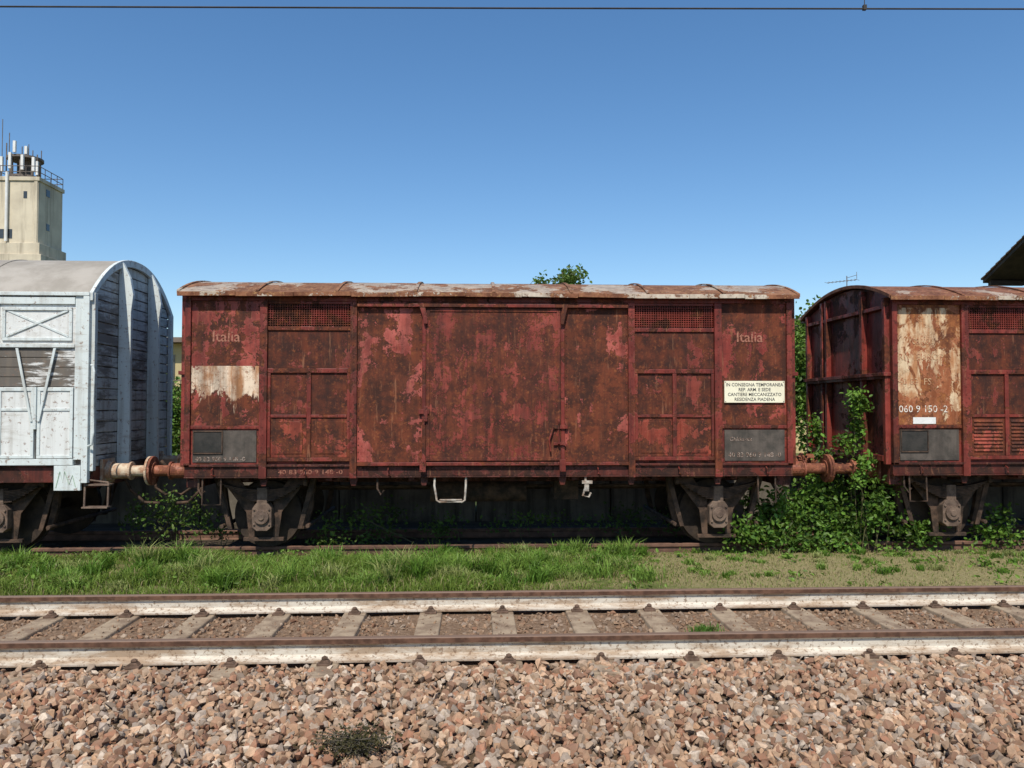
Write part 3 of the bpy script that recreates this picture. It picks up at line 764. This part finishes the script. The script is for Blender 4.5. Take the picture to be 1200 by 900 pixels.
bush('bramble_bush',[(4.9,11.5,.15,.6,.3,.42,1500),(4.2,11.4,.2,.4,.25,.40,900),(5.5,11.4,.12,.5,.25,.36,1100),(6.2,11.25,.0,.4,.18,.22,500),(3.85,11.1,.02,.25,.15,.25,350),
   (5.1,11.6,.55,.35,.25,.28,600),(4.55,11.1,-.12,.9,.15,.12,600),(7.6,11.2,.05,.4,.2,.25,400),(8.3,11.25,.15,.35,.2,.3,400),(9.5,11.3,.1,.6,.2,.3,400)],.082,(.06,.13,.02))
cl_=[(5.42,11.15,1.98,.16,.12,.13,150),(5.5,11.1,1.78,.10,.10,.12,100),(5.3,11.2,1.25,.20,.15,.14,140),(5.5,11.0,1.0,.16,.12,.14,140),(5.5,11.3,1.5,.08,.15,.15,90),(5.6,10.95,.72,.24,.15,.20,260),(5.1,11.5,1.0,.16,.25,.14,110),(5.35,12.3,1.4,.12,.3,.3,180),(5.6,10.95,.35,.2,.12,.2,260)]
bush('creeper_plant',cl_,.075,(.065,.14,.02))
bush('weed_shrub',[(-4.5,12.0,.15,.5,.4,.35,450),(-3.9,11.7,.0,.4,.3,.25,300),(-5.0,12.0,.4,.2,.3,.4,160)],.06,(.045,.09,.018))
bush('weed_shrub',[(-1.5,11.9,.1,.6,.4,.35,520),(-.6,12.1,.0,.5,.3,.2,300),(.9,12.4,.0,.8,.3,.15,300),(-2.1,11.5,.0,.3,.25,.2,260)],.06,(.045,.09,.018))
bush('weed_shrub',[(2.6,12.6,.0,.6,.3,.2,300),(3.2,12.2,.1,.4,.3,.3,300)],.06,(.045,.09,.018))
A=[]
for i in range(150):
    wx=rng.uniform(-7,7); wy=rng.uniform(8.5,11.2)
    if wx>2 and rng.random()<.6: continue
    m=int(rng.uniform(14,40)); rr=rng.uniform(.05,.14)
    P=np.stack([wx+rng.normal(size=m)*rr,wy+rng.normal(size=m)*rr,gz(wy)+.01+rng.random(m)*.09],1)
    A.append(leaves(P,rng.uniform(.03,.07,m),lcols(m,(.10,.18,.03))))
V_,T_,C_=merge(A); np_mesh('verge_weeds',V_,T_,LM,C_)
r=root('dead_weed',(-.68,4.62,-.19)); st=B()
for i in range(90):
    a=rng.uniform(0,2*math.pi); l=rng.uniform(.05,.24); e=rng.uniform(.1,.9)
    p0=(-.68+rng.normal()*.04,4.62+rng.normal()*.03,-.17); p2=(p0[0]+math.cos(a)*l,p0[1]+math.sin(a)*l*.7,-.14+l*e*.55)
    st.tube([p0,((p0[0]+p2[0])/2,(p0[1]+p2[1])/2,p2[2]*.6-.19*.4+.03),p2],.0025,4)
st.obj('stems',simple('dead_stems',(.06,.05,.035),(.10,.085,.06),20,bump=0),r)
m=900; P=np.array((-.68,4.62,-.105))+rng.normal(size=(m,3))*np.array((.10,.07,.030)); v,t,c3=leaves(P,rng.uniform(.010,.026,m),lcols(m,(.055,.05,.025),.4,1.5)); np_mesh('foliage',v,t,LM,c3,r)

# ------------------------------------------------------------ trees
def tree(name,x,y,h,crown_r,ch,nclump,lsize,base,seed=0,trunk=.12):
    r=root(name,(x,y,-.32)); st=B(); A=[]; R_=np.random.default_rng(seed)
    top=h-.3
    st.tube([(x,y,-.4),(x+.05,y,h*.3),(x-.04,y+.05,h*.6),(x,y,top)],.1,8,[trunk,trunk*.8,trunk*.5,trunk*.12])
    zc=h-ch/2
    for i in range(nclump):
        d=R_.normal(size=3); d/=np.linalg.norm(d); rad=R_.random()**.45
        lump=1+.25*math.sin(3*math.atan2(d[1],d[0])+seed)+.15*math.sin(7*d[2]+seed)
        wz=1-.35*max(0,d[2])
        c=np.array((x+d[0]*crown_r*rad*lump*wz,y+d[1]*crown_r*rad*lump*wz,zc+d[2]*ch/2*rad))
        m=int(R_.uniform(50,90)); P=c+R_.normal(size=(m,3))*crown_r*.12
        A.append(leaves(P,lsize*R_.uniform(.6,1.3,m),lcols(m,base)*R_.uniform(.6,1.5)))
        if i%3==0:
            z0=min(top,max(h*.25,c[2]-.4*crown_r)); st.tube([(x,y,z0),((x+c[0])/2,(y+c[1])/2,(z0+c[2])/2+.06),tuple(c)],.02,5,[trunk*.3,trunk*.18,.006])
    V_,T_,C_=merge(A); np_mesh('crown',V_,T_,LM,C_,r); st.obj('trunk_and_limbs',BARK,r)
tree('tree',2.4,22,5.85,.95,3.2,62,.12,(.05,.10,.02),3)
tree('tree',9.6,22,4.5,1.7,4.0,190,.13,(.065,.13,.02),5)
tree('tree',11.8,24,4.7,1.8,4.2,130,.13,(.05,.10,.02),6)
tree('tree',-8.6,24,2.6,1.4,2.6,110,.12,(.06,.12,.02),8,.06)
bush('hedge_row',[(-10.5+i*2.1,19.5+rng.normal()*.5,.4,1.2,.7,.8,420) for i in range(13)],.13,(.05,.10,.02),False)

# ------------------------------------------------------------ dock wall behind the siding
n=NT('dock_concrete')
col=n.mix(n.ramp(n.noise(1.5,6,.65),.35,.65),(.11,.095,.075),(.20,.175,.14)); col=n.mix(n.math('MULTIPLY',n.ramp(n.noise(1,5,.6,n.map((6,6,.5))),.42,.65),.8),col,(.04,.035,.028))
n.bump(n.noise(12,4),.5,.02); DM=n.done(col,.9)
r=root('loading_dock',(0,15.2,-.3)); d=B()
for i in range(-12,13): d.box(i*2.5+.01,i*2.5+2.49,14.75,16.3,-.45,.62)
d.box(-30,32.5,14.70,16.35,.622,.74); d.obj('retaining_wall',DM,r,.012)

# ------------------------------------------------------------ silo tower
n=NT('tower_concrete')
col=n.mix(n.ramp(n.noise(.5,5,.6),.35,.7),(.60,.53,.40),(.47,.41,.31))
col=n.mix(n.math('MULTIPLY',n.ramp(n.noise(1,5,.6,n.map((1.6,1.6,.12))),.48,.70),.6),col,(.23,.19,.14)); TM=n.done(col,.9)
TD=simple('tower_dark_metal',(.10,.085,.075),(.18,.15,.13),2); TW=simple('antenna_white',(.6,.6,.58),(.7,.7,.68),2)
GL=simple('window_glass_dark',(.03,.035,.04),(.05,.055,.06),1,rough=.15,spec=.6)
r=root('silo_tower',(-39.9,72,-.3)); x0,x1,y0,y1=-42.1,-37.75,70,74
t=B(); t.box(x0,x1,y0,y1,15.9,21.3); t.box(x0-.5,x1+.5,y0-.4,y1+.6,-.5,14.9); t.box(x0-.35,x1+.25,y0-.2,y1+.3,14.9,15.9)
t.box(x0-.12,x1+.12,y0-.12,y1+.12,21.3,21.65)
t.box(x0+.05,x0+.35,y0-.08,y0,15.9,21.28); t.box(x1-.35,x1-.05,y0-.08,y0,15.9,21.28)
t.obj('walls',TM,r,.03)
w=B()
w.box(-41.0,-40.6,y0-.03,y0+.1,16.3,17.1); w.box(-40.3,-39.9,y0-.03,y0+.1,16.3,17.1);w.box(-39.0,-38.7,y0-.03,y0+.1,19.8,20.4)
w.box(x1-.1,x1+.03,71.2,71.8,20.3,20.9); w.box(x1-.1,x1+.03,71.3,71.8,17.3,17.9)
w.obj('windows',GL,r)
l=B(); cx,cy=-39.95,71.9
l.cyl((cx,cy,21.65),(cx,cy,22.1),1.35,20)
for k in range(8):
    a=k*math.pi/4+.2; l.cyl((cx+1.15*math.cos(a),cy+1.15*math.sin(a),22.1),(cx+1.15*math.cos(a),cy+1.15*math.sin(a),23.6),.12,8)
l.cyl((cx,cy,23.6),(cx,cy,23.8),1.45,20); l.cyl((cx,cy,22.1),(cx,cy,23.6),.4,10)
for (p,q) in (((x0,y0),(x1,y0)),((x1,y0),(x1,y1)),((x0,y1),(x1,y1)),((x0,y0),(x0,y1))):
    for z in (22.1,22.6): l.cyl((p[0],p[1],z),(q[0],q[1],z),.035,6)
    for k in range(5): 
        f_=k/4; l.cyl((p[0]+(q[0]-p[0])*f_,p[1]+(q[1]-p[1])*f_,21.65),(p[0]+(q[0]-p[0])*f_,p[1]+(q[1]-p[1])*f_,22.6),.03,6)
l.obj('lantern_and_railing',TD,r)
a=B()
for (dx,dy,z0,z1,rr) in ((-1.3,-.6,22.2,25.0,.05),(-.9,-.9,23.8,25.8,.035),(-.3,0,23.8,24.9,.04),(.4,-.3,23.8,24.6,.05),(.9,-.5,22.6,24.4,.04),(1.5,-.9,21.9,23.9,.05),(-1.5,-.9,22.0,27.0,.03),(.1,.3,23.8,25.2,.03),(1.1,.5,23.8,24.7,.04)):
    a.cyl((cx+dx,cy+dy,z0),(cx+dx,cy+dy,z1),rr,6)
a.obj('antenna_masts',TD,r)
a=B()
for (dx,dy,z0,z1) in ((-1.35,-1.2,22.3,23.6),(-.5,-1.45,22.5,23.9),(.55,-1.45,22.4,23.7),(1.3,-1.1,22.4,23.6),(1.5,-.9,22.1,23.3),(-.1,-1.5,23.9,24.9),(.6,-1.0,23.9,24.6)):
    a.box(cx+dx-.11,cx+dx+.11,cy+dy-.1,cy+dy+.1,z0,z1)
a.cyl((cx-.35,y0-.22,16),(cx-.35,y0-.22,22.0),.12,8)
a.obj('antenna_panels',TW,r)

# ------------------------------------------------------------ apartment building in the left gap
r=root('apartment_building',(-17,44,-.3))
YM=simple('ochre_render',(.50,.40,.20),(.42,.34,.18),.6,bump=.1); YR=simple('building_dark_trim',(.12,.09,.07),(.18,.14,.11),1)
b=B(); b.box(-24,-12.5,42,52,-.5,5.1); b.obj('walls',YM,r,.02)
b=B(); b.box(-24.4,-12.1,41.2,52.4,5.1,5.35); b.box(-24,-12.5,40.8,42,2.05,2.2)
for k in range(40): b.box(-23.9+k*.29,-23.87+k*.29,40.82,40.86,2.2,3.1)
b.box(-24,-12.5,40.8,40.87,3.1,3.16); b.obj('roof_slab_and_balcony',YR,r)
b=B()
for k in range(5):
    b.box(-23.2+k*2.2,-22.2+k*2.2,41.96,42.1,2.3,4.5); b.box(-23.2+k*2.2,-22.2+k*2.2,41.96,42.1,.2,1.5)
b.obj('windows',GL,r)

# ------------------------------------------------------------ station building (right)
WM=simple('old_render_wall',(.34,.22,.14),(.27,.17,.11),.8,bump=.2,streak=.3); RM=simple('dark_wood_eaves',(.035,.028,.024),(.06,.048,.04),3)
TL=simple('roof_tiles',(.10,.06,.045),(.17,.10,.07),8,bump=.8)
r=root('station_building',(30,27,-.3))
gx=21.0; yb,zb,yr_,zr_=32.0,7.05,27.0,9.45
B().prism([(31.0,-.4),(31.0,7.2),(27,9.15),(23.0,7.2),(23.0,-.4)],'x',22.6,38).obj('walls',WM,r)
B().prism([(yb,zb),(yr_,zr_),(22.0,zb),(22.0,zb-.12),(yr_,zr_-.14),(yb,zb-.12)],'x',gx,39.5).obj('roof_boards',RM,r)
tl=B()
for k in range(16):
    f0=k/16; f1=min(1,(k+1.12)/16)
    for s in (1,-1):
        ya=yr_+s*(5.06)*(1-f0); yb2=yr_+s*5.06*(1-f1); za=zb+(zr_-zb)*f0; zc=zb+(zr_-zb)*f1
        tl.prism([(ya,za+.015),(yb2,zc+.015),(yb2,zc+.05),(ya,za+.09)],'x',gx-.05,39.55)
tl.obj('roof_tiles',TL,r)
rf=B()
for s in(1,-1):
    for fq in (.04,.5,.93):
        yy=yr_+s*5*(1-fq); zz=zb+(zr_-zb)*fq-.14
        rf.box(gx+.15,22.59,yy-.09,yy+.09,zz-.20,zz-.005)
rf.obj('purlins',RM,r)
b=B()
for k in range(3): b.box(22.57,22.65,24.2+k*2.2,25.3+k*2.2,4.0,5.8)
for k in range(5): b.box(24.5+k*2.7,25.7+k*2.7,22.96,23.05,1.0,2.8)
b.obj('windows',GL,r)

r=root('farm_house',(18,38,-.3))
B().prism([(14,-.4),(14,5.0),(18,6.6),(22,5.0),(22,-.4)],'y',36,44).obj('walls',YM,r)
B().prism([(13.6,4.86),(18,6.62),(22.4,4.86),(22.4,5.0),(18,6.8),(13.6,5.0)],'y',35.5,44.5).obj('roof',TL,r)
B().box(15.2,16.2,35.96,36.1,1.0,2.5).box(19.6,20.6,35.96,36.1,1.0,2.5).obj('windows',GL,r)
a=B(); ax,ay=18.1,38
a.cyl((ax,ay,6.2),(ax,ay,8.2),.022,6); a.cyl((ax-1.0,ay,7.85),(ax+.5,ay,8.02),.015,6)
for k in range(9):
    t=k/8; xx=ax-1.0+1.5*t; zz=7.85+.17*t; a.cyl((xx,ay-.25,zz-.07),(xx,ay+.25,zz+.07),.009,5)
a.cyl((ax,ay,8.1),(ax+.35,ay-.3,8.2),.012,5); a.cyl((ax+.35,ay-.3,8.0),(ax+.35,ay-.3,8.35),.012,5)
a.obj('tv_aerial',TD,r)

A=[]
for i in range(200):
    x=rng.uniform(-160,160); y=rng.uniform(110,130); hh=rng.uniform(2,5)
    m=50; P=np.array((x,y,hh*.5))+rng.normal(size=(m,3))*np.array((2.2,1.5,hh*.28)); A.append(leaves(P,rng.uniform(.7,1.5,m),lcols(m,(.05,.09,.025))))
V_,T_,C_=merge(A); np_mesh('distant_trees',V_,T_,LM,C_)

# ------------------------------------------------------------ overhead wire
r=root('overhead_wire',(0,7.05,5.38)); wm=simple('copper_wire_dark',(.03,.028,.027),(.05,.045,.04),5,bump=0)
B().tube([(-60,7.05,4.6),(-4.2,7.05,5.285),(.4,7.05,5.375),(5.1,7.05,5.475),(60,7.05,6.2)],.0075,6).obj('contact_wire',wm,r)
k=B(); k.box(3.54,3.57,7.035,7.065,5.43,5.475); k.cyl((3.555,7.05,5.47),(3.555,7.05,6.6),.004,5); k.obj('dropper',wm,r)

# ------------------------------------------------------------ light
el=math.radians(52); rot=math.radians(190)
w=bpy.data.worlds.new("World"); S.world=w; w.use_nodes=True
bg=w.node_tree.nodes['Background']; sk=w.node_tree.nodes.new('ShaderNodeTexSky'); sk.sky_type='NISHITA'; sk.sun_disc=False
sk.sun_elevation=el; sk.sun_rotation=rot; sk.air_density=1.0; sk.dust_density=.5; sk.ozone_density=2.2
hs_=w.node_tree.nodes.new('ShaderNodeHueSaturation'); hs_.inputs['Saturation'].default_value=1.22
w.node_tree.links.new(sk.outputs[0],hs_.inputs['Color']); w.node_tree.links.new(hs_.outputs[0],bg.inputs[0]); bg.inputs[1].default_value=.145
sd=bpy.data.lights.new('sun','SUN'); sd.energy=5.0; sd.angle=math.radians(.5); sd.color=(1,.94,.83)
so=bpy.data.objects.new('sun',sd); COL.objects.link(so)
d=-Vector((math.sin(rot)*math.cos(el),math.cos(rot)*math.cos(el),math.sin(el)))
so.rotation_euler=d.to_track_quat('-Z','Y').to_euler(); so.location=(0,-20,40)

cam=bpy.data.cameras.new('camera'); co=bpy.data.objects.new('camera',cam); COL.objects.link(co)
cam.sensor_width=36; cam.lens=28; cam.clip_end=2500; cam.clip_start=.05
co.location=(0,0,1.79); co.rotation_euler=(math.radians(90+1.66),0,math.radians(-2.58))
S.camera=co
